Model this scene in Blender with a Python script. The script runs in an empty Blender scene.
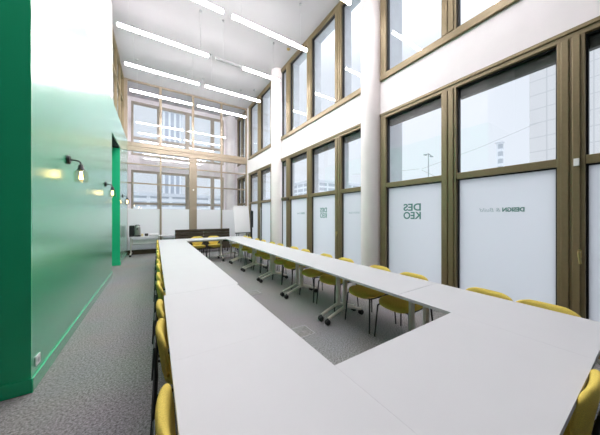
import bpy, math, random
from mathutils import Vector, Matrix
random.seed(7)
PI = math.pi
SC = bpy.context.scene
COL = SC.collection

# ---------------------------------------------------------------- materials
def new_mat(name):
    m = bpy.data.materials.new(name); m.use_nodes = True
    nt = m.node_tree
    for n in list(nt.nodes): nt.nodes.remove(n)
    out = nt.nodes.new('ShaderNodeOutputMaterial')
    return m, nt, out

def pbr(name, col, rough=.5, metal=0., spec=.5, coat=0., coat_rough=.1, coat_ior=1.5,
        noise=0., nscale=60., bump=0., bscale=200., ior=1.5):
    m, nt, out = new_mat(name)
    b = nt.nodes.new('ShaderNodeBsdfPrincipled')
    b.inputs['Base Color'].default_value = (*col, 1)
    b.inputs['Roughness'].default_value = rough
    b.inputs['Metallic'].default_value = metal
    b.inputs['Specular IOR Level'].default_value = spec
    b.inputs['IOR'].default_value = ior
    b.inputs['Coat Weight'].default_value = coat
    b.inputs['Coat Roughness'].default_value = coat_rough
    b.inputs['Coat IOR'].default_value = coat_ior
    tc = nt.nodes.new('ShaderNodeTexCoord')
    if noise:
        n = nt.nodes.new('ShaderNodeTexNoise'); n.inputs['Scale'].default_value = nscale
        n.inputs['Detail'].default_value = 5
        nt.links.new(tc.outputs['Object'], n.inputs['Vector'])
        r = nt.nodes.new('ShaderNodeValToRGB')
        r.color_ramp.elements[0].position = .3; r.color_ramp.elements[1].position = .7
        r.color_ramp.elements[0].color = (*[max(0, c*(1-noise)) for c in col], 1)
        r.color_ramp.elements[1].color = (*[min(1, c*(1+noise)) for c in col], 1)
        nt.links.new(n.outputs['Fac'], r.inputs['Fac'])
        nt.links.new(r.outputs['Color'], b.inputs['Base Color'])
    if bump:
        n2 = nt.nodes.new('ShaderNodeTexNoise'); n2.inputs['Scale'].default_value = bscale
        nt.links.new(tc.outputs['Object'], n2.inputs['Vector'])
        bm = nt.nodes.new('ShaderNodeBump'); bm.inputs['Strength'].default_value = bump
        bm.inputs['Distance'].default_value = .004
        nt.links.new(n2.outputs['Fac'], bm.inputs['Height'])
        nt.links.new(bm.outputs['Normal'], b.inputs['Normal'])
    nt.links.new(b.outputs['BSDF'], out.inputs['Surface'])
    return m

def glass_mat(name, tint=(.95, .97, .98), base=.04, gain=.9):
    m, nt, out = new_mat(name)
    lw = nt.nodes.new('ShaderNodeLayerWeight'); lw.inputs['Blend'].default_value = .5
    p = nt.nodes.new('ShaderNodeMath'); p.operation = 'POWER'; p.inputs[1].default_value = 5
    ma = nt.nodes.new('ShaderNodeMath'); ma.operation = 'MULTIPLY_ADD'
    ma.inputs[1].default_value = gain; ma.inputs[2].default_value = base
    tr = nt.nodes.new('ShaderNodeBsdfTransparent'); tr.inputs['Color'].default_value = (*tint, 1)
    gl = nt.nodes.new('ShaderNodeBsdfGlossy'); gl.inputs['Roughness'].default_value = .0
    mx = nt.nodes.new('ShaderNodeMixShader')
    nt.links.new(lw.outputs['Facing'], p.inputs[0]); nt.links.new(p.outputs[0], ma.inputs[0])
    nt.links.new(ma.outputs[0], mx.inputs['Fac'])
    nt.links.new(tr.outputs[0], mx.inputs[1]); nt.links.new(gl.outputs[0], mx.inputs[2])
    nt.links.new(mx.outputs[0], out.inputs['Surface'])
    return m

def lacquer_mat(name, col, rough, gain=.95, power=2.4):
    m, nt, out = new_mat(name)
    lw = nt.nodes.new('ShaderNodeLayerWeight'); lw.inputs['Blend'].default_value = .5
    p = nt.nodes.new('ShaderNodeMath'); p.operation = 'POWER'; p.inputs[1].default_value = power
    ma = nt.nodes.new('ShaderNodeMath'); ma.operation = 'MULTIPLY_ADD'; ma.inputs[1].default_value = gain; ma.inputs[2].default_value = .025
    d = nt.nodes.new('ShaderNodeBsdfDiffuse'); d.inputs['Color'].default_value = (*col, 1)
    g = nt.nodes.new('ShaderNodeBsdfGlossy'); g.inputs['Roughness'].default_value = rough
    g.inputs['Color'].default_value = (.96, .98, 1, 1)
    mx = nt.nodes.new('ShaderNodeMixShader')
    # slight roller texture that ripples the gloss
    tc = nt.nodes.new('ShaderNodeTexCoord'); mp = nt.nodes.new('ShaderNodeMapping'); mp.inputs['Scale'].default_value = (1, 1, .12)
    n = nt.nodes.new('ShaderNodeTexNoise'); n.inputs['Scale'].default_value = 3.2; n.inputs['Detail'].default_value = 2
    bm = nt.nodes.new('ShaderNodeBump'); bm.inputs['Strength'].default_value = .06; bm.inputs['Distance'].default_value = .02
    nt.links.new(tc.outputs['Object'], mp.inputs[0]); nt.links.new(mp.outputs[0], n.inputs['Vector'])
    nt.links.new(n.outputs['Fac'], bm.inputs['Height']); nt.links.new(bm.outputs['Normal'], g.inputs['Normal'])
    nt.links.new(lw.outputs['Facing'], p.inputs[0]); nt.links.new(p.outputs[0], ma.inputs[0]); nt.links.new(ma.outputs[0], mx.inputs['Fac'])
    nt.links.new(d.outputs[0], mx.inputs[1]); nt.links.new(g.outputs[0], mx.inputs[2]); nt.links.new(mx.outputs[0], out.inputs['Surface'])
    return m

def film_mat(name, col, trans=.6):
    m, nt, out = new_mat(name)
    t = nt.nodes.new('ShaderNodeBsdfTranslucent'); t.inputs['Color'].default_value = (*col, 1)
    d = nt.nodes.new('ShaderNodeBsdfPrincipled'); d.inputs['Base Color'].default_value = (*col, 1)
    d.inputs['Roughness'].default_value = .35; d.inputs['Specular IOR Level'].default_value = .3
    mx = nt.nodes.new('ShaderNodeMixShader'); mx.inputs['Fac'].default_value = trans
    nt.links.new(d.outputs[0], mx.inputs[1]); nt.links.new(t.outputs[0], mx.inputs[2])
    nt.links.new(mx.outputs[0], out.inputs['Surface'])
    return m

def emit_mat(name, col, s):
    m, nt, out = new_mat(name)
    e = nt.nodes.new('ShaderNodeEmission'); e.inputs['Color'].default_value = (*col, 1)
    e.inputs['Strength'].default_value = s
    nt.links.new(e.outputs[0], out.inputs['Surface'])
    return m

def carpet_mat():
    m, nt, out = new_mat('carpet_grey')
    tc = nt.nodes.new('ShaderNodeTexCoord')
    n1 = nt.nodes.new('ShaderNodeTexNoise'); n1.inputs['Scale'].default_value = 62; n1.inputs['Detail'].default_value = 6
    n1.inputs['Roughness'].default_value = .75
    n2 = nt.nodes.new('ShaderNodeTexNoise'); n2.inputs['Scale'].default_value = 1.1; n2.inputs['Detail'].default_value = 3
    r = nt.nodes.new('ShaderNodeValToRGB')
    r.color_ramp.elements[0].position = .36; r.color_ramp.elements[1].position = .64
    r.color_ramp.elements[0].color = (.115, .112, .110, 1); r.color_ramp.elements[1].color = (.49, .48, .485, 1)
    mx = nt.nodes.new('ShaderNodeMix'); mx.data_type = 'RGBA'; mx.blend_type = 'MULTIPLY'
    mx.inputs['Factor'].default_value = .25
    b = nt.nodes.new('ShaderNodeBsdfPrincipled'); b.inputs['Roughness'].default_value = .95
    b.inputs['Specular IOR Level'].default_value = .1
    bm = nt.nodes.new('ShaderNodeBump'); bm.inputs['Strength'].default_value = .4; bm.inputs['Distance'].default_value = .006
    nt.links.new(tc.outputs['Object'], n1.inputs['Vector']); nt.links.new(tc.outputs['Object'], n2.inputs['Vector'])
    nt.links.new(n1.outputs['Fac'], r.inputs['Fac'])
    nt.links.new(r.outputs['Color'], mx.inputs[6]); nt.links.new(n2.outputs['Color'], mx.inputs[7])
    nt.links.new(mx.outputs[2], b.inputs['Base Color'])
    nt.links.new(n1.outputs['Fac'], bm.inputs['Height']); nt.links.new(bm.outputs['Normal'], b.inputs['Normal'])
    nt.links.new(b.outputs[0], out.inputs['Surface'])
    return m

def stone_grid_mat(name, c1, c2, w, h, mortar=.02):
    m, nt, out = new_mat(name)
    tc = nt.nodes.new('ShaderNodeTexCoord')
    sep = nt.nodes.new('ShaderNodeSeparateXYZ'); cmb = nt.nodes.new('ShaderNodeCombineXYZ')
    add = nt.nodes.new('ShaderNodeMath'); add.operation = 'ADD'
    br = nt.nodes.new('ShaderNodeTexBrick'); br.offset = 0
    br.inputs['Color1'].default_value = (*c1, 1); br.inputs['Color2'].default_value = (*c1, 1)
    br.inputs['Mortar'].default_value = (*c2, 1); br.inputs['Scale'].default_value = 1
    br.inputs['Brick Width'].default_value = w; br.inputs['Row Height'].default_value = h
    br.inputs['Mortar Size'].default_value = mortar
    b = nt.nodes.new('ShaderNodeBsdfPrincipled'); b.inputs['Roughness'].default_value = .85
    nt.links.new(tc.outputs['Object'], sep.inputs[0])
    nt.links.new(sep.outputs[0], add.inputs[0]); nt.links.new(sep.outputs[1], add.inputs[1])
    nt.links.new(add.outputs[0], cmb.inputs[0]); nt.links.new(sep.outputs[2], cmb.inputs[1])
    nt.links.new(cmb.outputs[0], br.inputs['Vector'])
    nt.links.new(br.outputs['Color'], b.inputs['Base Color'])
    nt.links.new(b.outputs[0], out.inputs['Surface'])
    return m

M = dict(
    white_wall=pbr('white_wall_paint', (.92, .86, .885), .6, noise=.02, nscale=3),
    dark_wall=pbr('unseen_dark_wall', (.07, .10, .09), .7),  # unseen walls set dark to keep reflections off the green end face
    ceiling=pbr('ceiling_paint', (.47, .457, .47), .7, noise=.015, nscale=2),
    column=pbr('column_plaster', (.92, .85, .855), .35, noise=.02, nscale=4),
    green=lacquer_mat('green_gloss_lacquer', (.022, .50, .235), .27),
    soffit_black=pbr('near_black_soffit', (.012, .012, .012), .8),
    carpet=carpet_mat(),
    bronze=pbr('bronze_aluminium', (.245, .19, .105), .38, metal=.25, noise=.05, nscale=30),
    bronze_dark=pbr('bronze_dark_rail', (.075, .055, .028), .45, metal=.25),
    part_frame=pbr('pale_bronze_frame', (.33, .27, .20), .4, metal=.2, noise=.04, nscale=30),
    gasket=pbr('black_gasket', (.012, .012, .014), .6),
    olive_strip=pbr('dark_olive_strip', (.06, .058, .045), .55),
    concrete=pbr('pale_concrete', (.62, .64, .67), .8, noise=.05, nscale=6),
    glass=glass_mat('clear_glass'),
    glass_part=glass_mat('partition_glass', (.96, .97, .975), .05, .9),
    film=film_mat('frosted_film', (.83, .85, .875), .72),
    film_part=film_mat('frosted_partition_film', (.92, .925, .94), .5),
    logo=pbr('teal_vinyl', (.10, .27, .225), .6),
    logo_faint=pbr('faint_teal_vinyl', (.42, .52, .52), .6),
    table=pbr('white_laminate', (.62, .62, .638), .45, spec=.35, noise=.01, nscale=5),
    table_edge=pbr('beige_edge_band', (.52, .46, .38), .5),
    table_leg=pbr('cream_steel', (.70, .67, .60), .35, noise=.02, nscale=20),
    rubber=pbr('black_rubber', (.012, .012, .013), .5),
    yellow=pbr('mustard_fabric', (.74, .57, .125), .85, spec=.15, noise=.16, nscale=240, bump=.35, bscale=500),
    black_metal=pbr('black_metal', (.018, .018, .020), .35, metal=.4),
    chrome=pbr('grey_metal', (.35, .35, .36), .3, metal=.9),
    lamp_on=emit_mat('lamp_tube_lit', (1., .95, .962), 74.),
    lamp_off=pbr('lamp_tube_unlit', (.42, .42, .43), .5),
    lamp_cap=pbr('lamp_white_cap', (.82, .82, .82), .4),
    wire=pbr('wire_grey', (.5, .5, .51), .5),
    bulb_glass=glass_mat('smoked_glass', (.90, .86, .80), .06, .8),
    filament=emit_mat('warm_filament', (1., .76, .36), 22.),
    brown_fabric=pbr('dark_brown_fabric', (.038, .028, .016), .8, noise=.25, nscale=120, bump=.2),
    paper=pbr('white_paper', (.82, .82, .84), .6),
    white_plastic=pbr('white_plastic', (.80, .80, .80), .4),
    grey_plastic=pbr('grey_plastic', (.35, .36, .37), .5),
    steel=pbr('brushed_steel', (.55, .54, .52), .3, metal=.9),
    black_plastic=pbr('black_plastic', (.012, .012, .013), .35),
    brass=pbr('brass_bronze', (.50, .38, .17), .3, metal=.8),
    facade_frame_washed=pbr('washed_facade_bronze', (.38, .33, .27), .45, metal=.2),  # bronze lightened to carry the wash of the partition glass before it
    street=pbr('pale_paving', (.50, .50, .50), .9, noise=.08, nscale=.4),
    stone=stone_grid_mat('pale_stone_cladding', (.62, .61, .60), (.50, .50, .50), 2.2, 1.1, .035),
    tower=stone_grid_mat('grey_tower_cladding', (.45, .48, .53), (.80, .82, .84), 1.1, 40., .22),
    lowrise=stone_grid_mat('grey_lowrise_cladding', (.42, .45, .48), (.70, .72, .74), 3.5, 1.5, .3),
    grey_clad=pbr('grey_cladding', (.34, .36, .38), .8),
    bark=pbr('grey_bark', (.32, .31, .30), .9),
)

# ---------------------------------------------------------------- mesh builder
class MB:
    def __init__(s): s.v = []; s.f = []; s.sm = []; s.mi = []
    def add(s, v, f, smooth=False, mi=0):
        o = len(s.v); s.v += [tuple(p) for p in v]
        for q in f: s.f.append(tuple(i+o for i in q)); s.sm.append(smooth); s.mi.append(mi)
        return s
    def box(s, x0, x1, y0, y1, z0, z1, mi=0):
        x0, x1 = sorted((x0, x1)); y0, y1 = sorted((y0, y1)); z0, z1 = sorted((z0, z1))
        v = [(x0,y0,z0),(x1,y0,z0),(x1,y1,z0),(x0,y1,z0),(x0,y0,z1),(x1,y0,z1),(x1,y1,z1),(x0,y1,z1)]
        return s.add(v, [(0,3,2,1),(4,5,6,7),(0,1,5,4),(1,2,6,5),(2,3,7,6),(3,0,4,7)], False, mi)
    def rbox(s, x0, x1, y0, y1, z0, z1, r, n=4, mi=0):
        """box whose vertical corners are rounded"""
        pts = []
        for cx, cy, a in ((x1-r,y1-r,0),(x0+r,y1-r,90),(x0+r,y0+r,180),(x1-r,y0+r,270)):
            for k in range(n+1):
                t = math.radians(a+90*k/n); pts.append((cx+r*math.cos(t), cy+r*math.sin(t)))
        return s.prism(pts, z0, z1, mi)
    def prism(s, pts, z0, z1, mi=0, smooth=False):
        n = len(pts)
        v = [(x,y,z0) for x,y in pts]+[(x,y,z1) for x,y in pts]
        s.add(v, [tuple(range(n-1,-1,-1)), tuple(range(n,2*n))], False, mi)
        return s.add(v, [(i,(i+1)%n,n+(i+1)%n,n+i) for i in range(n)], smooth, mi)
    def tube(s, pts, r, n=8, mi=0):
        pts = [Vector(p) for p in pts]; rs = r if isinstance(r, (list, tuple)) else [r]*len(pts)
        rings = []; prev = None
        for i, p in enumerate(pts):
            if i == 0: t = pts[1]-p
            elif i == len(pts)-1: t = p-pts[i-1]
            else: t = (pts[i+1]-p).normalized()+(p-pts[i-1]).normalized()
            t.normalize()
            if prev is None:
                a = Vector((0,0,1)) if abs(t.z) < .9 else Vector((1,0,0))
                u = t.cross(a).normalized()
            else:
                u = (prev - t*prev.dot(t)).normalized()
            prev = u; w = t.cross(u)
            rings.append([p+(u*math.cos(2*PI*k/n)+w*math.sin(2*PI*k/n))*rs[i] for k in range(n)])
        v = [q for rg in rings for q in rg]; f = []
        for i in range(len(pts)-1):
            for k in range(n):
                f.append((i*n+k, i*n+(k+1)%n, (i+1)*n+(k+1)%n, (i+1)*n+k))
        s.add(v, f, True, mi)
        m = len(pts)-1
        s.add(rings[0], [tuple(range(n-1,-1,-1))], False, mi); s.add(rings[m], [tuple(range(n))], False, mi)
        return s
    def lathe(s, prof, n=20, c=(0,0,0), axis='z', mi=0, smooth=True):
        v = []
        for r, h in prof:
            for k in range(n):
                a = 2*PI*k/n; x, y = r*math.cos(a), r*math.sin(a)
                p = (x,y,h) if axis == 'z' else ((h,x,y) if axis == 'x' else (y,h,x))
                v.append((p[0]+c[0], p[1]+c[1], p[2]+c[2]))
        f = [(i*n+k, i*n+(k+1)%n, (i+1)*n+(k+1)%n, (i+1)*n+k) for i in range(len(prof)-1) for k in range(n)]
        s.add(v, f, smooth, mi)
        if prof[0][0] > 1e-5: s.add(v[:n], [tuple(range(n-1,-1,-1))], False, mi)
        if prof[-1][0] > 1e-5: s.add(v[-n:], [tuple(range(n))], False, mi)
        return s
    def grid(s, fn, nu, nv, mi=0, closed=False):
        v = [fn(i/nu, j/nv) for j in range(nv+1) for i in range(nu+1)]
        f = [(j*(nu+1)+i, j*(nu+1)+i+1, (j+1)*(nu+1)+i+1, (j+1)*(nu+1)+i) for j in range(nv) for i in range(nu)]
        return s.add(v, f, True, mi)
    def build(s, name, mats, parent=None, bevel=0., loc=None, subsurf=0, merge=False):
        me = bpy.data.meshes.new(name)
        me.from_pydata(s.v, [], s.f); me.update()
        mats = mats if isinstance(mats, (list, tuple)) else [mats]
        for m in mats: me.materials.append(M[m] if isinstance(m, str) else m)
        for i, p in enumerate(me.polygons): p.use_smooth = s.sm[i]; p.material_index = s.mi[i]
        if merge:
            import bmesh
            b = bmesh.new(); b.from_mesh(me); bmesh.ops.remove_doubles(b, verts=b.verts, dist=1e-5)
            bmesh.ops.recalc_face_normals(b, faces=b.faces); b.to_mesh(me); b.free()
        o = bpy.data.objects.new(name, me); COL.objects.link(o)
        if bevel:
            md = o.modifiers.new('bevel', 'BEVEL'); md.width = bevel; md.segments = 2; md.limit_method = 'ANGLE'
        if subsurf:
            md = o.modifiers.new('smooth', 'SUBSURF'); md.levels = subsurf; md.render_levels = subsurf
        if parent: o.parent = parent
        if loc: o.location = loc
        return o

def tag(o, label=None, cat=None, group=None, kind=None):
    if label: o['label'] = label
    if cat: o['category'] = cat
    if group: o['group'] = group
    if kind: o['kind'] = kind
    return o

def empty(name, loc=(0,0,0), rz=0.):
    o = bpy.data.objects.new(name, None); o.empty_display_size = .1
    COL.objects.link(o); o.location = loc; o.rotation_euler = (0,0,rz)
    return o

def copy_tree(o, parent=None):
    c = o.copy(); COL.objects.link(c)
    if parent: c.parent = parent
    for ch in list(o.children): copy_tree(ch, c)
    return c

ORD = ['first','second','third','fourth','fifth','sixth','seventh','eighth','ninth','tenth','eleventh','twelfth','thirteenth','fourteenth']

# ---------------------------------------------------------------- dimensions
XW = 3.80          # inner face of the window wall
XG = -.89          # face of the green wall
YP = 10.90         # glazed partition
YF = 12.40         # outer facade behind the partition
ZC = 6.70          # ceiling
YB = -4.0          # wall behind the camera
XL = -3.2          # wall left of the camera
def S(o, label=None, cat=None): return tag(o, label, cat, None, 'structure')

# ---------------------------------------------------------------- shell
S(MB().box(XL-.1, XW+.25, YB-.1, YF+.15, -.12, 0).build('floor', 'carpet'), 'grey speckled carpet floor of the meeting room', 'floor')
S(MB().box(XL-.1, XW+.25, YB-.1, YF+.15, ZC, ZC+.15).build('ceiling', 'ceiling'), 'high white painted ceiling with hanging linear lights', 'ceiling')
S(MB().box(XL-.15, XW+.2, YB-.15, YB, 0, ZC).build('wall_front', 'dark_wall'), 'unseen wall at the near end of the room, kept dark to cut reflections', 'wall')
S(MB().box(XL-.15, XL, YB, 2.87, 0, ZC).build('wall_side', 'dark_wall'), 'unseen side wall of the near alcove, kept dark to cut reflections', 'wall')

# green wall volume with a doorway niche
ZG = 4.35
g = MB()
g.box(XL, XG, 2.87, 7.20, 0, ZG)
g.box(XL, XG, 8.75, YP-.06, 0, ZG)
g.box(XL, XG, 7.20, 8.75, 3.55, ZG)
wl = S(g.build('wall_left', 'green'), 'glossy green painted wall with a tall opening', 'wall')
MB().box(XG-.9, XG-.02, 7.205, 8.745, 3.52, 3.549).build('soffit', 'soffit_black', wl)  # near-black sheet over the underside of the green lintel
MB().box(XG-1.0, XG-.9, 7.20, 8.75, 0, 3.55).build('niche_back', 'green', wl)
b = MB()
b.box(XG, XG+.016, 2.85, 7.20, 0, .12); b.box(XL, XG+.016, 2.854, 2.87, 0, .12)
b.box(XG, XG+.016, 8.75, YP-.06, 0, .12); b.box(XG-.9, XG+.016, 8.734, 8.75, 0, .12)
S(b.build('baseboard_left', 'green', bevel=.004), 'green painted baseboard along the green wall', 'baseboard')
S(MB().box(XL, XG-.004, 2.874, 7.30, ZG, ZC).build('wall_left_upper', 'white_wall'), 'white upper wall above the green wall', 'wall')
# corridor behind the partition, left side
S(MB().box(-1.25, -1.0, YP+.06, YF, 0, ZC).build('wall_left_corridor', 'white_wall'), 'white wall at the left behind the glass partition', 'wall')

# ---------------------------------------------------------------- window wall (right)
ZL0, ZL1, ZT0, ZT1, ZU0, ZU1 = .06, 3.50, 2.04, 2.13, 4.15, 6.66
BAYS = [  # y range of the frame, panes
    ((-.80, 3.01), [(-.57, .44), (.64, 1.65), (1.86, 2.88)]),
    ((3.40, 7.34), [(3.50, 4.15), (4.37, 5.40), (5.62, 6.65), (6.88, 7.26)]),
    ((7.86, 10.60), [(8.13, 9.16), (9.46, 10.44)]),
    ((11.02, 12.36), [(11.12, 11.62), (11.76, 12.26)]),
]
w = MB()
WT = .14
w.box(XW, XW+WT, YB, YF+.15, 0, ZL0); w.box(XW, XW+WT, YB, YF+.15, ZL1, ZU0); w.box(XW, XW+WT, YB, YF+.15, ZU1, ZC)
ys = [YB] + [y for (a, b_), _ in BAYS for y in (a, b_)] + [YF+.15]
for i in range(0, len(ys), 2):
    w.box(XW, XW+WT, ys[i], ys[i+1], ZL0, ZL1); w.box(XW, XW+WT, ys[i], ys[i+1], ZU0, ZU1)
S(w.build('wall_right', 'white_wall'), 'white wall with two rows of bronze framed windows', 'wall')

e = MB()   # outside face: piers, spandrel and header in pale concrete
for y0, y1, d in ((-1.5, -.80, .55), (2.92, 3.46, .42), (7.30, 7.92, .42), (10.60, 11.02, .42), (-1.5, -1.0, .5)):
    e.box(XW+WT+.001, XW+WT+d, y0, y1, -.15, 7.4)
for y in (4.26, 5.51, 6.72, 9.31): e.box(XW+WT+.001, XW+WT+.22, y-.075, y+.075, ZL1, 7.4)
for y in (4.26, 5.51, 9.31): e.box(XW+WT+.001, XW+WT+.14, y-.06, y+.06, -.15, ZL1)
e.box(XW+WT+.001, XW+WT+.40, -1.5, 12.5, 3.60, 4.10); e.box(XW+WT+.001, XW+WT+.22, -1.5, 12.5, 6.60, 7.4)
S(e.build('trim_1', 'concrete'), 'pale concrete piers and bands outside the window wall', 'facade')

def text_mesh(txt, size, mat, parent, loc, name='lettering', bold=0.0, shear=0., spacing=1.0):
    cu = bpy.data.curves.new(name, 'FONT'); cu.body = txt; cu.size = size; cu.extrude = .0008
    cu.offset = bold; cu.shear = shear; cu.space_line = .84; cu.space_character = spacing; cu.align_x = 'LEFT'
    tmp = bpy.data.objects.new(name+'_curve', cu); COL.objects.link(tmp)
    dg = bpy.context.evaluated_depsgraph_get()
    me = bpy.data.meshes.new_from_object(tmp.evaluated_get(dg))
    bpy.data.objects.remove(tmp); bpy.data.curves.remove(cu)
    me.materials.clear(); me.materials.append(M[mat])
    # local x -> +Y, local y -> +Z, normal -> +X (reads correctly from the street, mirrored from inside)
    for v in me.vertices: v.co = Vector((v.co.z, v.co.x, v.co.y))
    xs = [v.co.y for v in me.vertices]; x0 = min(xs); wd = max(xs)-x0
    for v in me.vertices: v.co.y -= x0
    o = bpy.data.objects.new(name, me); COL.objects.link(o); o.parent = parent; o.location = loc
    return o, wd

FX0, FX1, GX = 3.775, 3.90, 3.852
def window(n, bay, lower, label):
    (y0, y1), panes = bay
    z0, z1 = (ZL0, ZL1) if lower else (ZU0, ZU1)
    root = S(empty('window_%d' % n, (XW, (y0+y1)/2, z0)), label, 'window')
    O = lambda o: (setattr(o, 'location', (-XW, -(y0+y1)/2, -z0)), o)[1]
    fr = MB()
    tb = .10; bb = .13 if not lower else .07
    fr.box(FX0, FX1, y0, y1, z1-tb, z1); fr.box(FX0, FX1, y0, y1, z0, z0+bb)
    ps = sorted(panes)
    fr.box(FX0, FX1, y0, ps[0][0], z0+bb, z1-tb); fr.box(FX0, FX1, ps[-1][1], y1, z0+bb, z1-tb)
    # stepped outer lip
    fr.box(FX0-.018, FX0, y0, y1, z1-.045, z1-.002); fr.box(FX0-.018, FX0, y0, y1, z0+.002, z0+.045)
    O(fr.build('frame', 'bronze', root, bevel=.004))
    for i in range(len(ps)-1):
        a, c = ps[i][1], ps[i+1][0]; m = MB()
        m.box(FX0, FX1, a, c, z0+bb, z1-tb)
        wd = c-a
        m.box(FX0-.016, FX0, a+wd*.16, a+wd*.44, z0+bb, z1-tb); m.box(FX0-.016, FX0, a+wd*.56, a+wd*.84, z0+bb, z1-tb)
        O(m.build('mullion', 'bronze', root, bevel=.004))
    gk = MB()
    for a, c in ps:
        for zz0, zz1 in (((z0+bb, ZT0), (ZT1, z1-tb)) if lower else ((z0+bb, z1-tb),)):
            t = .016
            gk.box(GX-.03, GX+.03, a, a+t, zz0, zz1); gk.box(GX-.03, GX+.03, c-t, c, zz0, zz1)
            gk.box(GX-.03, GX+.03, a+t, c-t, zz1-t, zz1)
    O(gk.build('gasket', 'gasket', root))
    for a, c in ps:
        if lower:
            O(MB().box(FX0+.008, FX1, a, c, ZT0, ZT1).build('transom', 'bronze', root, bevel=.003))
            O(MB().box(GX-.004, GX+.004, a+.016, c-.016, z0+bb, ZT0).build('frosted_pane', 'film', root))
            O(MB().box(GX-.004, GX+.004, a+.016, c-.016, ZT1, z1-tb-.016).build('pane', 'glass', root))
            O(MB().box(GX+.012, GX+.075, a+.012, c-.012, z1-tb-.15, z1-tb-.016).build('top_strip', 'olive_strip', root))  # dark olive strip behind the top of each lower pane
        else:
            O(MB().box(GX-.004, GX+.004, a+.016, c-.016, z0+bb, z1-tb-.016).build('pane', 'glass', root))
    return root, O

wn = {}
names = ['nearest the camera, right of the near column', 'between the two round columns', 'beyond the far column', 'behind the glass partition']
for i, bay in enumerate(BAYS):
    wn[i, 1] = window(2*i+1, bay, True, 'lower bronze window with frosted panes, ' + names[i])
    wn[i, 0] = window(2*i+2, bay, False, 'upper bronze window, ' + names[i])

LX = GX-.0062
def put_text(bay, txt, ya, yb, z, size, mat, **k):
    root, O = wn[bay, 1]
    o, wd = text_mesh(txt, size, mat, root, (0,0,0), **k)
    O(o); o.location = (o.location.x+LX, o.location.y+ya, o.location.z+z)
    sc = (yb-ya)/wd; o.scale = (1, sc, 1)
    return o
# two-line mark on two panes, slogan line on others
for bay, ya, yb in ((0, 2.225, 2.55), (1, 4.77, 5.06)):
    put_text(bay, 'DES', ya, yb, 1.588, .172, 'logo', bold=.004, name='logo_lettering')
    put_text(bay, 'KEO', ya, yb, 1.442, .172, 'logo', bold=.004, name='logo_lettering')
put_text(0, 'DESIGN', .92, 1.135, 1.552, .072, 'logo', bold=.003, name='slogan_lettering')
put_text(0, '& Build', 1.155, 1.385, 1.552, .072, 'logo_faint', shear=.25, name='slogan_lettering')
put_text(1, 'DESIGN', 5.83, 6.03, 1.545, .072, 'logo_faint', bold=.003, name='slogan_lettering')
put_text(1, '& Build', 6.05, 6.27, 1.545, .072, 'logo_faint', shear=.25, name='slogan_lettering')
put_text(1, 'DESIGN & Build', 3.62, 3.95, 1.545, .06, 'logo_faint', name='slogan_lettering')

# handles and contacts on the window wall
def lever(root_pair, y, z, small=1.):
    root, O = root_pair
    h = MB()
    h.rbox(-.016*small, .016*small, -.045*small, .045*small, 0, .012, .014*small)
    v = [(FX0-.016-q[2], y+q[0], z+q[1]) for q in h.v]; h.v = v
    h.tube([(FX0-.02, y, z+.02*small), (FX0-.06*small, y, z+.02*small), (FX0-.066*small, y, z+.01*small), (FX0-.06*small, y-.01, z-.10*small)], .011*small)
    O(h.build('handle', 'brass', root))
lever(wn[0, 1], .475, 1.10); lever(wn[1, 1], 4.26, 1.08, .8)
root, O = wn[0, 1]
O(MB().box(FX0-.04, FX0-.016, .475, .515, 2.02, 2.10).build('contact_sensor', 'white_plastic', root, bevel=.004))
root, O = wn[2, 1]
hd = MB(); hd.tube([(FX0-.05, 8.98, .5), (FX0-.05, 8.98, 1.85)], .02)
hd.tube([(FX0, 8.98, .6), (FX0-.05, 8.98, .6)], .012); hd.tube([(FX0, 8.98, 1.75), (FX0-.05, 8.98, 1.75)], .012)
O(hd.build('pull_handle', 'grey_plastic', root))
O(MB().box(FX0-.05, FX0-.001, 7.93, 8.0, 1.22, 1.30).build('door_button', pbr('green_button', (.02, .22, .12), .5), root, bevel=.004))
root, O = wn[1, 1]
O(MB().box(FX0-.05, FX0-.001, 6.66, 7.1, 2.0, 2.1).build('door_closer', 'bronze_dark', root, bevel=.006))

# round columns
for i, (cx, cy, r) in enumerate(((3.765, 3.225, .205), (3.74, 7.46, .225))):
    c = MB().lathe([(r, 0), (r, ZC)], 40, (cx, cy, 0))
    S(c.build('column', 'column'), ('near' if i == 0 else 'far')+' round plastered column at the window wall', 'column')

# ---------------------------------------------------------------- clerestory on the left
root = S(empty('window_9', (-1.02, 9.1, 4.4)), 'upper left side window above the green wall near the partition', 'window')
O9 = lambda o: (setattr(o, 'location', (1.02, -9.1, -4.4)), o)[1]
f = MB()
f.box(-1.08, -.98, 7.3, YP, 6.60, 6.69); f.box(-1.08, -.98, 7.3, YP, 4.36, 4.46)
f.box(-1.08, -.98, 7.3, 7.38, 4.46, 6.60); f.box(-1.08, -.98, 10.78, YP, 4.46, 6.60)
O9(f.build('frame', 'bronze', root))
for y in (9.0, 9.9): O9(MB().box(-1.07, -.99, y-.035, y+.035, 4.46, 6.60).build('mullion', 'bronze', root))
O9(MB().box(-1.06, -1.0, 7.38, 10.78, 5.75, 5.81).build('transom', 'bronze', root))
O9(MB().box(-1.034, -1.026, 7.38, 10.78, 4.46, 6.60).build('pane', 'glass', root))

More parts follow.
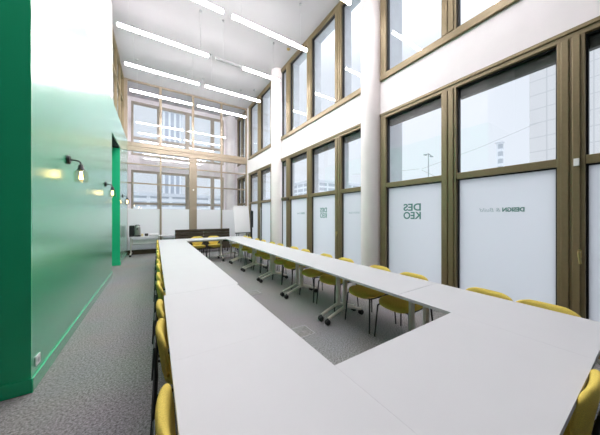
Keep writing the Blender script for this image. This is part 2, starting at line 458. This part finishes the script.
# ---------------------------------------------------------------- glazed partition
P0, P1 = -.985, XW-.002
pr = S(empty('wall_back', (1.4, YP, 0)), 'full height glazed partition with pale bronze frames', 'glass partition')
OP = lambda o: (setattr(o, 'location', (-1.4, -YP, 0)), o)[1]
Ya, Yb = YP-.05, YP+.05
fr = MB()
fr.box(P0, P1, Ya, Yb, ZC-.06, ZC-.002)
fr.box(P0, P0+.10, Ya, Yb, 0.002, ZC-.06); fr.box(P1-.06, P1, Ya, Yb, 0.002, ZC-.06)
OP(fr.build('frame', 'part_frame', pr, bevel=.004))
bm_ = MB(); bm_.box(P0+.1, P1-.06, Ya-.03, Yb, 3.98, 4.10); bm_.box(P0+.1, P1-.06, Ya-.01, Yb, 4.10, 4.16); bm_.box(P0+.1, P1-.06, Ya-.03, Yb, 4.16, 4.31)
OP(bm_.build('beam', 'part_frame', pr, bevel=.006))
for x in (.19, 1.39, 2.585): OP(MB().box(x-.045, x+.045, Ya, Yb, 4.31, ZC-.06).build('upper_mullion', 'part_frame', pr, bevel=.004))
OP(MB().box(1.24, 1.54, Ya-.01, Yb, .002, 3.98).build('wide_post', 'part_frame', pr, bevel=.005))
for x in (.195, 2.585): OP(MB().box(x-.032, x+.032, Ya, Yb, .002, 3.98).build('lower_mullion', 'part_frame', pr, bevel=.004))
for z in (2.75, 3.49):
    t = MB()
    for a, c in ((P0+.1, .163), (.227, 1.24), (1.54, 2.553), (2.617, P1-.06)): t.box(a, c, Ya+.01, Yb-.01, z-.025, z+.025)
    OP(t.build('transom', 'part_frame', pr))
t = MB()
for a, c in ((P0+.1, .163), (.227, 1.24), (1.54, 2.553), (2.617, P1-.06)): t.box(a, c, Ya-.012, Yb, .002, .17)
OP(t.build('base_rail', 'bronze_dark', pr))
cells = ((P0+.1, .163), (.227, 1.24), (1.54, 2.553), (2.617, P1-.06))
for a, c in cells:
    OP(MB().box(a, c, YP-.005, YP+.005, 1.76, 3.98).build('pane', 'glass_part', pr))
    OP(MB().box(a, c, YP-.005, YP+.005, .17, 1.76).build('frosted_pane', 'film_part', pr))
for a, c in ((P0+.1, .145), (.235, 1.345), (1.435, 2.54), (2.63, P1-.06)):
    OP(MB().box(a, c, YP-.005, YP+.005, 4.31, ZC-.06).build('upper_pane', 'glass_part', pr))
OP(MB().lathe([(.03, 0), (.03, .02), (.018, .035)], 14, (1.40, Ya-.045, 2.60), 'y').build('motion_sensor', 'white_plastic', pr))

# outer facade behind the partition
w = MB()
wx = [(-.80, .08), (.24, 1.25), (1.43, 2.42), (2.58, 2.98)]
Y0, Y1 = YF, YF+.15
w.box(-1.25, -.88, Y0, Y1, 0, ZC); w.box(3.06, XW, Y0, Y1, 0, ZC)
w.box(-.88, 3.06, Y0, Y1, 3.50, 4.15); w.box(-.88, 3.06, Y0, Y1, 6.50, ZC); w.box(-.88, 3.06, Y0, Y1, 0, .06)
S(w.build('wall_facade', 'white_wall'), 'white outer wall with windows seen through the glass partition', 'wall')
S(MB().lathe([(.24, 0), (.24, ZC)], 32, (3.38, YF-.12, 0)).build('column', 'column'), 'round white column behind the glass partition', 'column')
def fac_window(n, z0, z1, zt, label):
    root = S(empty('window_%d' % n, (1.1, YF, z0)), label, 'window')
    O = lambda o: (setattr(o, 'location', (-1.1, -YF, -z0)), o)[1]
    ya, yb = YF-.03, YF+.10
    f = MB(); f.box(-.88, 3.06, ya, yb, z1-.10, z1); f.box(-.88, 3.06, ya, yb, z0, z0+.10)
    f.box(-.88, -.80, ya, yb, z0+.1, z1-.1); f.box(2.98, 3.06, ya, yb, z0+.1, z1-.1)
    O(f.build('frame', 'facade_frame_washed', root))
    for i in range(3): O(MB().box(wx[i][1], wx[i+1][0], ya, yb, z0+.1, z1-.1).build('mullion', 'facade_frame_washed', root))
    for a, c in wx:
        O(MB().box(a, c, ya+.02, yb, zt-.05, zt+.05).build('transom', 'facade_frame_washed', root))
        O(MB().box(a, c, YF+.04, YF+.048, zt+.05, z1-.1).build('pane', 'glass', root))
        O(MB().box(a, c, YF+.04, YF+.048, z0+.1, zt-.05).build('lower_pane', 'glass' , root))
fac_window(10, .06, 3.50, 2.03, 'lower window of the outer wall behind the partition')
fac_window(11, 4.15, 6.50, 4.92, 'upper window of the outer wall behind the partition')

# ---------------------------------------------------------------- hanging linear lights
ZL = 5.62
def make_lamp(x0, x1, y, unlit=None):
    L = x1-x0; xm = (x0+x1)/2
    r = empty('linear_light', (xm, y, ZL))
    a = -L/2+.015; b_ = L/2-.015
    if unlit:
        c = a+unlit
        MB().box(a, c, -.023, .023, -.023, .023).build('unlit_tube', 'lamp_off', r)
        MB().box(c, b_, -.023, .023, -.023, .023).build('diffuser', 'lamp_on', r)
    else:
        MB().box(a, b_, -.023, .023, -.023, .023).build('diffuser', 'lamp_on', r)
    MB().box(a, b_, -.034, .034, .0235, .029).build('top_light_shield', 'lamp_cap', r)  # wider cap added above the tube to keep its light off the ceiling
    for s in (-1, 1):
        MB().box(s*L/2, s*(L/2-.015), -.026, .026, -.026, .030).build('end_cap', 'lamp_cap', r)
        MB().tube([(s*(L/2-.2), 0, .03), (s*(L/2-.2), 0, ZC-ZL-.02)], .0022, 6).build('suspension_wire', 'wire', r)
        MB().lathe([(.028, ZC-ZL-.035), (.028, ZC-ZL-.001)], 12, (s*(L/2-.2), 0, 0)).build('ceiling_mount', 'grey_plastic', r)
    return r
rows = [9.36, 7.80, 6.29, 4.77, 3.26, 1.74]
XA = [(-.70, 1.18), (1.34, 3.22)]
pl = pr_ = pu = None
for k, y in enumerate(rows):
    for s, (a, c) in enumerate(XA):
        if k == 2 and s == 1:
            o = make_lamp(a, c, y, unlit=.72)
        elif pl is None:
            o = pl = make_lamp(a, c, y)
        else:
            o = copy_tree(pl); o.location = ((a+c)/2, y, ZL)
        side = 'left' if s == 0 else 'right'
        extra = ', partly unlit' if (k == 2 and s == 1) else ''
        place = 'nearest the glass partition' if k == 0 else '%s from the glass partition' % ORD[k]
        tag(o, 'hanging linear light, %s one of the row %s%s' % (side, place, extra), 'ceiling light', 'linear lights hanging from the ceiling')
for i, (x, y, t) in enumerate(((3.52, 6.26, 'near'), (3.49, 9.06, 'far'))):
    o = MB().lathe([(.055, ZC-.001), (.055, ZC-.02), (.035, ZC-.045), (.02, ZC-.05)], 16, (0,0,-ZC)).build('smoke_detector', 'brass' if i == 0 else 'grey_plastic')
    o.location = (x, y, ZC)
    tag(o, ('small bronze ceiling detector by the near upper window' if i == 0 else 'small grey ceiling detector near the far upper window'), 'detector')

# ---------------------------------------------------------------- wall sconces
def make_sconce():
    r = empty('wall_sconce', (XG, 3.82, 2.17))
    MB().lathe([(.055, 0), (.055, .018), (.045, .028)], 20, (0,0,0), 'x').build('wall_plate', 'black_metal', r)
    MB().tube([(.02,0,0), (.075,0,0), (.10,0,-.006), (.118,0,-.022), (.123,0,-.05)], .009).build('arm', 'black_metal', r)
    MB().lathe([(.012,-.045), (.026,-.055), (.030,-.10), (.040,-.105), (.040,-.118)], 18, (.123,0,0)).build('socket_cap', 'black_metal', r)
    MB().lathe([(.040,-.118), (.062,-.135), (.066,-.16), (.066,-.25), (.058,-.265)], 20, (.123,0,0)).build('glass_shade', 'bulb_glass', r)
    bl = MB().lathe([(.012,-.118), (.014,-.14), (.030,-.18), (.033,-.205), (.022,-.235), (.004,-.245)], 14, (.123,0,0)).build('bulb', glass_mat('bulb_clear', (.98,.9,.75)), r)
    f = MB()
    for k in range(5):
        a = 2*PI*k/5
        f.tube([(.123+.008*math.cos(a), .008*math.sin(a), -.135), (.123+.016*math.cos(a), .016*math.sin(a), -.225)], .0035, 6)
    f.build('filament', 'filament', bl)
    return r
sc0 = make_sconce()
for i, (y, z, t) in enumerate(((3.82, 2.17, 'nearest the camera on the long green wall'), (6.28, 2.16, 'middle one beside the tall green opening'), (9.33, 2.13, 'farthest one on the green wall past the opening'))):
    o = sc0 if i == 0 else copy_tree(sc0)
    o.location = (XG, y, z)
    tag(o, 'black arm wall sconce with glowing bulb, ' + t, 'wall lamp', 'sconces on the green wall')

o = empty('wall_socket', (XG, 2.985, .215))
MB().box(0, .010, -.045, .045, -.04, .045).build('plate', 'white_plastic', o, bevel=.003)
MB().lathe([(.02, .0095), (.02, .0115)], 14, (0, .0, .002), 'x').build('outlet', 'grey_plastic', o)
tag(o, 'white wall socket low on the green wall by the corner', 'socket')

# ---------------------------------------------------------------- tables
TL, TW, TH = 1.17, .72, .74
def make_table():
    r = empty('meeting_table', (0,0,0))
    t = MB()
    t.box(-TW/2, TW/2, -TL/2, TL/2, TH-.026, TH, 0)
    t.box(-TW/2+.004, TW/2-.004, -TL/2+.004, TL/2-.004, TH-.0275, TH-.0255, 1)
    t.build('tabletop', ['table', 'table_edge'], r, bevel=.0004)
    MB().tube([(0, -TL/2+.1, TH-.075), (0, TL/2-.1, TH-.075)], .02, 10).build('cross_beam', 'table_leg', r)
    for s in (-1, 1):
        y = s*(TL/2-.075)
        l = MB()
        l.rbox(-.035, .035, y-.021, y+.021, .16, TH-.10, .018)
        l.box(-.16, .16, y-.02, y+.02, TH-.10, TH-.028)
        for q in (-1, 1):
            l.tube([(q*.005, y, .185), (q*.07, y, .165), (q*.315, y, .082)], [.023, .022, .019], 10)
        lg = l.build('leg', 'table_leg', r, bevel=.003)
        for q in (-1, 1):
            c = MB()
            for d in (-.016, .016):
                c.lathe([(.030, d-.011), (.036, d-.007), (.036, d+.007), (.030, d+.011)], 18, (q*.325, y, .036), 'y')
            c.lathe([(.012, .05), (.012, .085)], 10, (q*.315, y, 0))
            c.build('castor', 'rubber', lg)
    return r
tab0 = make_table()
first = [True]
def table(x, y, rz, label):
    o = tab0 if first[0] else copy_tree(tab0)
    first[0] = False
    o.location = (x, y, 0); o.rotation_euler = (0,0,rz); o.scale = (1,1,1)
    tag(o, label, 'table', 'white tables set in a ring')
    return o
tn = table(1.3675, .544, PI/2, 'white table closing the near end of the ring, closest to the camera')
tn.scale = (.97, 1.1942/TL, 1)
table(1.38, 8.02, PI/2, 'white table closing the far end of the ring, before the brown benches')
GAP = 1.1704
for k in range(7):
    y = .196+GAP*k+TL/2
    where = 'at the near end' if k == 0 else ('at the far end' if k == 6 else '%s from the camera' % ORD[k])
    table(2.325, y+(.004 if k else 0), 0, 'white castor table in the window side row, ' + where)
    table((.420 if k < 2 else .440), y+(.002 if k > 1 else 0), 0, 'white castor table in the row along the green wall, ' + where).scale = (.972, 1, 1)

# ---------------------------------------------------------------- chairs
def make_chair():
    """faces -X: front edge towards -X, backrest at +X; origin on the floor under the seat centre"""
    r = empty('meeting_chair', (0,0,0))
    # seat pad: rounded, slightly narrower at the rear, waterfall front
    def outline(t):
        a = 2*PI*t; c, s = math.cos(a), math.sin(a)
        k = 2/3.4
        x = math.copysign(abs(c)**k, c)*.235; y = math.copysign(abs(s)**k, s)*.225
        y *= 1-.10*(x/.235 if x > 0 else 0)
        return x, y
    n = 36; sv = MB(); rings = []
    for sc, z in ((.0, .424), (.55, .424), (.90, .428), (.985, .440), (1., .455), (.975, .470), (.88, .479), (.55, .478), (0., .474)):
        rg = []
        for i in range(n):
            x, y = outline(i/n); x *= sc; y *= sc
            dip = -.022*max(0, (-x-.10)/.13)**1.6 + .012*(y/.225)**2*sc
            rg.append((x, y, z+dip))
        rings.append(rg)
    v = [p for rg in rings for p in rg]
    sv.add(v, [(j*n+i, j*n+(i+1)%n, (j+1)*n+(i+1)%n, (j+1)*n+i) for j in range(len(rings)-1) for i in range(n)], True)
    sv.build('seat', 'yellow', r, merge=True)
    # backrest pad: wide rounded top, waist towards the seat, wraps forward at the sides
    def half(v_):
        lo = .105+.105*min(1, max(0, (v_)/.5))**.8 if v_ < .5 else .21
        if v_ > .72: lo = .21*math.sqrt(max(0, 1-((v_-.72)/.30)**2.6))
        return max(lo, .02)
    nu, nv = 18, 18; front = []; back = []
    for j in range(nv+1):
        vv = j/nv; hw = half(vv); z = .455+.320*vv
        for i in range(nu+1):
            u = -1+2*i/nu; y = u*hw
            x = .222+.045*vv**1.3 - .032*(y/.21)**2*(.35+.65*vv)
            ed = max(0, 1-abs(u)**5)**.5*max(0, 1-max(0, (vv-.80)/.2)**3)**.5*min(1, .35+vv*4)
            th = .021*ed
            front.append((x-th, y, z)); back.append((x+th, y, z))
    bk = MB(); W = nu+1
    q = [(j*W+i, j*W+i+1, (j+1)*W+i+1, (j+1)*W+i) for j in range(nv) for i in range(nu)]
    N = len(front)
    f = [tuple(reversed(t)) for t in q] + [tuple(a+N for a in t) for t in q]
    per = [i for i in range(W)] + [j*W+nu for j in range(1, nv+1)] + [nv*W+i for i in range(nu-1, -1, -1)] + [j*W for j in range(nv-1, 0, -1)]
    for a in range(len(per)):
        p, s_ = per[a], per[(a+1) % len(per)]; f.append((p, s_, s_+N, p+N))
    bk.add(front+back, f, True)
    bk.build('backrest', 'yellow', r, merge=True, subsurf=1)
    # legs
    for s in (-1, 1):
        MB().tube([(-.165, s*.185, .42), (-.185, s*.205, .40), (-.215, s*.228, .012)], [.0105, .0115, .009], 8).build('leg', 'black_metal', r)
        MB().tube([(.305, s*.215, .012), (.292, s*.205, .25), (.278, s*.195, .42), (.272, s*.175, .53), (.276, s*.13, .62), (.282, s*.085, .655)], [.009, .0105, .011, .0105, .010, .009], 8).build('leg', 'black_metal', r)
    fr = MB()
    for s in (-1, 1):
        fr.tube([(-.165, s*.185, .418), (.17, s*.175, .418), (.25, s*.188, .42), (.279, s*.195, .425)], .0095, 8)
    fr.tube([(-.15, -.19, .417), (-.15, .19, .417)], .009, 8); fr.tube([(.17, -.17, .417), (.17, .17, .417)], .009, 8)
    MB().tube([(.282, -.09, .655), (.284, .09, .655)], .0095, 8).build('back_bar', 'black_metal', r)
    fr.build('frame', 'black_metal', r)
    return r
ch0 = make_chair()
firstc = [True]
def chair(x, y, rz, label, grp):
    o = ch0 if firstc[0] else copy_tree(ch0)
    firstc[0] = False
    o.location = (x, y, 0); o.rotation_euler = (0,0,rz)
    tag(o, label, 'chair', grp)
right = [.53, .93, 1.68, 2.20, 2.90, 3.42, 4.14, 4.62, 5.32, 5.80, 6.44, 6.93, 7.62, 8.08]
for i, y in enumerate(right):
    where = 'nearest the camera' if i == 0 else ('at the far end' if i == len(right)-1 else '%s from the camera' % ORD[i])
    chair(2.505+(.012 if i % 3 == 1 else 0), y, random.uniform(-.05, .05), 'mustard yellow chair on the window side of the tables, ' + where, 'yellow chairs on the window side')
left = [1.02, 1.80, 2.26, 2.96, 3.40, 4.08, 4.50, 5.26, 5.70, 6.42, 6.87, 7.58, 8.05]
for i, y in enumerate(left):
    where = 'nearest the camera' if i == 0 else ('at the far end' if i == len(left)-1 else '%s from the camera' % ORD[i])
    chair(.280+.003*i, y, PI+random.uniform(-.04, .04), 'mustard yellow chair along the green wall aisle, ' + where, 'yellow chairs on the aisle side')
chair(1.24, 8.42, PI/2, 'left mustard yellow chair behind the far end table', 'yellow chairs at the far end')
chair(1.78, 8.42, PI/2, 'right mustard yellow chair behind the far end table', 'yellow chairs at the far end')
chair(1.66, .425, -PI/2, 'mustard yellow chair at the near end of the table ring, at the bottom right corner', 'yellow chairs at the near end')

# ---------------------------------------------------------------- far end furniture
def bench(x0, x1, label):
    r = empty('brown_bench', ((x0+x1)/2, 9.85, 0)); L = (x1-x0)/2-.002
    s = MB()
    for k in range(4):
        z = .47+k*.122
        s.box(-L, L, -.03+.012*k, .06+.012*k, z, z+.118)
    s.build('backrest', 'brown_fabric', r, bevel=.016)
    MB().box(-L, L, -.03, .50, .20, .40).build('base', 'brown_fabric', r, bevel=.015)
    MB().box(-L, L, .065, .51, .40, .47).build('seat', 'brown_fabric', r, bevel=.02)
    for a in (-1, 1):
        for y in (.02, .45): MB().tube([(a*(L-.08), y, 0), (a*(L-.08), y, .20)], .018).build('leg', 'black_metal', r)
    tag(r, label, 'bench', 'brown benches by the partition')
bench(.64, 1.66, 'dark brown upholstered bench by the partition, left of the two')
bench(1.66, 2.68, 'dark brown upholstered bench by the partition, right of the two')

# flip chart
r = empty('flip_chart', (3.12, 9.55, 0), math.radians(8))
pd = MB(); pd.box(-.355, .355, -.012, .0, -.56, .56)
p = pd.build('board', 'paper', r, bevel=.004); p.location = (0, .03, 1.34); p.rotation_euler = (math.radians(-9), 0, math.radians(0))
q = MB().box(-.345, .345, -.016, -.0125, -.50, .50).build('paper_pad', 'paper', r); q.location = (0, .028, 1.33); q.rotation_euler = (math.radians(-9), 0, 0)
q = MB().box(-.36, .36, -.03, .012, .53, .575).build('clamp_bar', 'white_plastic', r, bevel=.004); q.location = (0, .03, 1.34); q.rotation_euler = (math.radians(-9), 0, 0)
q = MB().box(-.34, .34, -.07, -.01, -.60, -.565).build('pen_tray', 'black_plastic', r, bevel=.004); q.location = (0, .03, 1.34); q.rotation_euler = (math.radians(-9), 0, 0)
for a in (-1, 1):
    MB().tube([(a*.18, .14, 1.75), (a*.30, -.16, .0)], .018).build('leg', 'black_metal', r)
MB().tube([(0, .15, 1.75), (0, .42, .0)], .014).build('leg', 'black_metal', r)
MB().tube([(-.225, .03, 1.05), (.225, .03, 1.05)], .012).build('brace', 'black_metal', r)
MB().box(-.07, .07, .10, .18, 1.60, 1.80).build('hinge_block', 'black_plastic', r, bevel=.006)
tag(r, 'white flip chart on a black tripod in the far corner', 'flip chart')
# second black stand beside it
r = empty('coat_stand', (3.57, 9.62, 0))
MB().tube([(0,0,.02), (0,0,1.72)], .028).build('pole', 'black_metal', r)
MB().box(-.055, .055, -.055, .055, .98, 1.70).build('sleeve', 'black_plastic', r, bevel=.01)
for k in range(4):
    a = k*PI/2+.4
    MB().tube([(0,0,.62), (.165*math.cos(a), .165*math.sin(a), .0165)], .016).build('leg', 'black_metal', r)
tag(r, 'slim black stand right behind the flip chart', 'stand')

# sideboard tables
def sideboard(x0, x1, y, label):
    r = empty('side_table', ((x0+x1)/2, y, 0)); L = (x1-x0)/2
    MB().box(-L, L, -.28, .28, .705, .73).build('tabletop', 'table', r, bevel=.003)
    MB().box(-L+.1, L-.1, -.03, -.005, .43, .60).build('modesty_panel', 'white_plastic', r, bevel=.004)
    MB().box(-L+.1, L-.1, -.06, .0, .41, .43).build('shelf_rail', 'grey_plastic', r)
    for s in (-1, 1):
        l = MB(); l.rbox(s*(L-.05)-.02, s*(L-.05)+.02, -.035, .035, .10, .705, .015)
        l.box(s*(L-.05)-.02, s*(L-.05)+.02, -.27, .27, .075, .115)
        l.box(s*(L-.1)-.012, s*(L-.1)+.012, -.07, .0, .41, .64)
        lg = l.build('leg', 'table_leg', r, bevel=.003)
        for q in (-1, 1):
            c = MB()
            for d in (-.014, .014): c.lathe([(.030, d-.010), (.036, d-.006), (.036, d+.006), (.030, d+.010)], 16, (s*(L-.05), q*.25, .0365), 'y')
            c.lathe([(.01, .05), (.01, .08)], 8, (s*(L-.05), q*.25, 0))
            c.build('castor', 'rubber', lg)
    tag(r, label, 'side table', 'side tables by the partition')
sideboard(-.80, .17, 10.48, 'white side table with coffee machine by the partition')
sideboard(.19, 1.16, 10.53, 'white side table behind the left brown bench')

# coffee machine
r = empty('coffee_machine', (-.62, 10.42, .731))
MB().box(-.17, .02, -.14, .14, 0, .045).build('base', 'black_plastic', r, bevel=.006)
MB().box(-.17, -.02, -.13, .14, .045, .40).build('water_tank', 'black_plastic', r, bevel=.012)
m = MB(); m.rbox(-.02, .17, -.11, .14, .05, .33, .05); m.build('body', 'steel', r, bevel=.01)
m = MB(); m.lathe([(.0, .10), (.055, .085), (.085, .05), (.09, .0)], 20, (.07, 0, .33)); m.build('dome', 'steel', r)
MB().tube([(.07, -.11, .30), (.07, -.16, .29), (.07, -.165, .25)], .018).build('spout', 'black_plastic', r)
MB().box(.02, .17, -.16, .12, 0, .045).build('drip_tray', 'black_plastic', r, bevel=.004)
MB().tube([(.0, -.06, .40), (.03, -.10, .42), (.11, -.10, .42), (.14, -.06, .40)], .010).build('lever', 'black_metal', r)
tag(r, 'black and steel coffee machine on the side table', 'coffee machine')
o = empty('small_box', (-.27, 10.40, .731))
MB().box(-.055, .055, -.05, .05, 0, .09).build('body', 'black_plastic', o, bevel=.006); MB().box(-.05, .05, -.045, .045, .09, .10).build('lid', 'grey_plastic', o)
tag(o, 'small black box on the side table right of the coffee machine', 'box')
o = MB().lathe([(.030, 0), (.040, .09), (.037, .09), (.028, .006), (0, .006)], 16).build('paper_cup', pbr('cup_yellow', (.75, .62, .35), .6)); o.location = (-.40, 10.34, .731)
tag(o, 'pale paper cup beside the coffee machine', 'cup')
o = empty('paper_tray', (-.03, 10.44, .731))
MB().box(-.15, .15, -.12, .12, 0, .03).build('tray', 'grey_plastic', o, bevel=.004)
MB().box(-.14, .14, -.11, .11, .03, .075).build('paper_stack', 'paper', o, bevel=.002)
tag(o, 'flat grey tray with white paper on the side table', 'tray')

# floor boxes
for i, (x, y, t) in enumerate(((1.60, 2.50, 'nearer'), (1.60, 4.25, 'farther'))):
    o = empty('floor_box', (x, y, .0005))
    m = MB(); s = .13; t_ = .012
    m.box(-s, s, -s, -s+t_, 0, .004); m.box(-s, s, s-t_, s, 0, .004); m.box(-s, -s+t_, -s+t_, s-t_, 0, .004); m.box(s-t_, s, -s+t_, s-t_, 0, .004)
    m.build('rim', 'grey_plastic', o); MB().box(-s+t_, s-t_, -s+t_, s-t_, 0, .003).build('lid', 'carpet', o)
    tag(o, t + ' square floor outlet box in the carpet inside the table ring', 'floor box', 'floor boxes in the carpet')

# ---------------------------------------------------------------- outside
S(MB().box(-120, 150, -120, 180, -.45, -.15).build('ground', 'street'), 'pale paved street outside the windows', 'ground')
def building(name, x0, x1, y0, y1, h, mat, label, roof=.6):
    r = empty(name, ((x0+x1)/2, (y0+y1)/2, -.15)); a, c = (x1-x0)/2, (y1-y0)/2
    MB().box(-a, a, -c, c, 0, h).build('walls', mat, r)
    MB().box(-a-.15, a+.15, -c-.15, c+.15, h, h+roof).build('roof_edge', 'concrete', r)
    MB().box(-a-.05, a+.05, -c-.05, c+.05, 0, .8).build('plinth', 'grey_clad', r)
    tag(r, label, 'building'); return r
building('stone_building', 25, 45, -25, 5.7, 26, 'stone', 'pale stone clad building across the street, right side of the near windows')
building('pylon_block', 59.5, 60.4, 17.6, 18.6, 16.5, 'lowrise', 'narrow grey block standing far off beyond the near window', .2)
building('corner_building', 40, 62, 56, 80, 12, 'lowrise', 'grey banded building far off beyond the middle windows')
building('tower_block', 1.5, 5.3, 60, 72, 25, 'tower', 'striped grey tower seen through the partition')
building('lowrise_building', -22, 36, 50, 55, 5.2, 'lowrise', 'long low grey building behind the partition windows')
r = empty('street_lamp', (20, 10.9, -.15))
MB().tube([(0,0,0), (0,0,7.0)], [.07, .04], 10).build('post', 'grey_clad', r)
MB().tube([(-.5,0,6.85), (0,0,7.0), (.5,0,6.85)], .035, 8).build('arm', 'grey_clad', r)
for s in (-1, 1): MB().box(s*.5-.16, s*.5+.16, -.07, .07, 6.78, 6.86).build('lamp_head', 'grey_clad', r)
tag(r, 'grey street lamp post outside the near window', 'street lamp')
for i, (a, b_) in enumerate((((16, 9.2, 4.8), (24.8, 5.2, 8.6)), ((19, 19, 6.2), (15.95, 9.35, 4.83)), ((16.1, 9.25, 4.74), (24.8, 10.5, 4.4)))):
    o = MB().tube([a, [(a[k]+b_[k])/2-(.12 if k == 2 else 0) for k in range(3)], b_], .014, 6).build('overhead_wire', 'grey_clad')
    tag(o, ['overhead tram wire rising to the stone building', 'overhead tram wire running level past the lamp post', 'overhead tram wire sloping down to the street'][i], 'wire', 'overhead wires in the street')
r = empty('bare_tree', (23.2, 5.0, -.15))
MB().tube([(0,0,0), (.05,0,1.6), (0,.05,3.0)], [.10, .08, .05], 8).build('trunk', 'bark', r)
br = MB()
for k in range(16):
    a = random.uniform(0, 2*PI); l = random.uniform(.7, 1.5); z = random.uniform(1.6, 3.0)
    p1 = (.5*l*math.cos(a), .5*l*math.sin(a), z+.45*l); p2 = (l*math.cos(a+.3), l*math.sin(a+.3), z+.8*l)
    br.tube([(0, .02, z), p1, p2], [.03, .02, .008], 5)
br.build('branches', 'bark', r)
tag(r, 'small bare street tree before the stone building', 'tree')

# ---------------------------------------------------------------- world, camera, view
wd = bpy.data.worlds.new('overcast_sky'); SC.world = wd; wd.use_nodes = True
nt = wd.node_tree; bg = nt.nodes['Background']
tc = nt.nodes.new('ShaderNodeTexCoord'); sx = nt.nodes.new('ShaderNodeSeparateXYZ')
mr = nt.nodes.new('ShaderNodeMapRange'); mr.interpolation_type = 'SMOOTHSTEP'   # overcast sky: brightest overhead
mr.inputs['From Min'].default_value = .50; mr.inputs['From Max'].default_value = .95
mr.inputs['To Min'].default_value = .985; mr.inputs['To Max'].default_value = 4.6
nt.links.new(tc.outputs['Generated'], sx.inputs[0]); nt.links.new(sx.outputs[2], mr.inputs['Value']); nt.links.new(mr.outputs[0], bg.inputs['Strength'])
bg.inputs['Color'].default_value = (.855, .885, .96, 1)

cam = bpy.data.cameras.new('camera'); co = bpy.data.objects.new('camera', cam); COL.objects.link(co)
cam.sensor_width = 36; cam.lens = 230/600*36; cam.shift_y = -2/600; cam.clip_start = .05; cam.clip_end = 500
co.location = (0, 0, 1.5); co.rotation_euler = (PI/2, 0, -math.atan(145/230))
SC.camera = co
SC.view_settings.view_transform = 'Standard'; SC.view_settings.look = 'None'
SC.view_settings.gamma = 1; SC.view_settings.exposure = .2; SC.view_settings.use_curve_mapping = False
cy = SC.cycles
cy.use_denoising = True; cy.max_bounces = 10; cy.diffuse_bounces = 6; cy.glossy_bounces = 5
cy.transparent_max_bounces = 24; cy.transmission_bounces = 8; cy.sample_clamp_indirect = 6
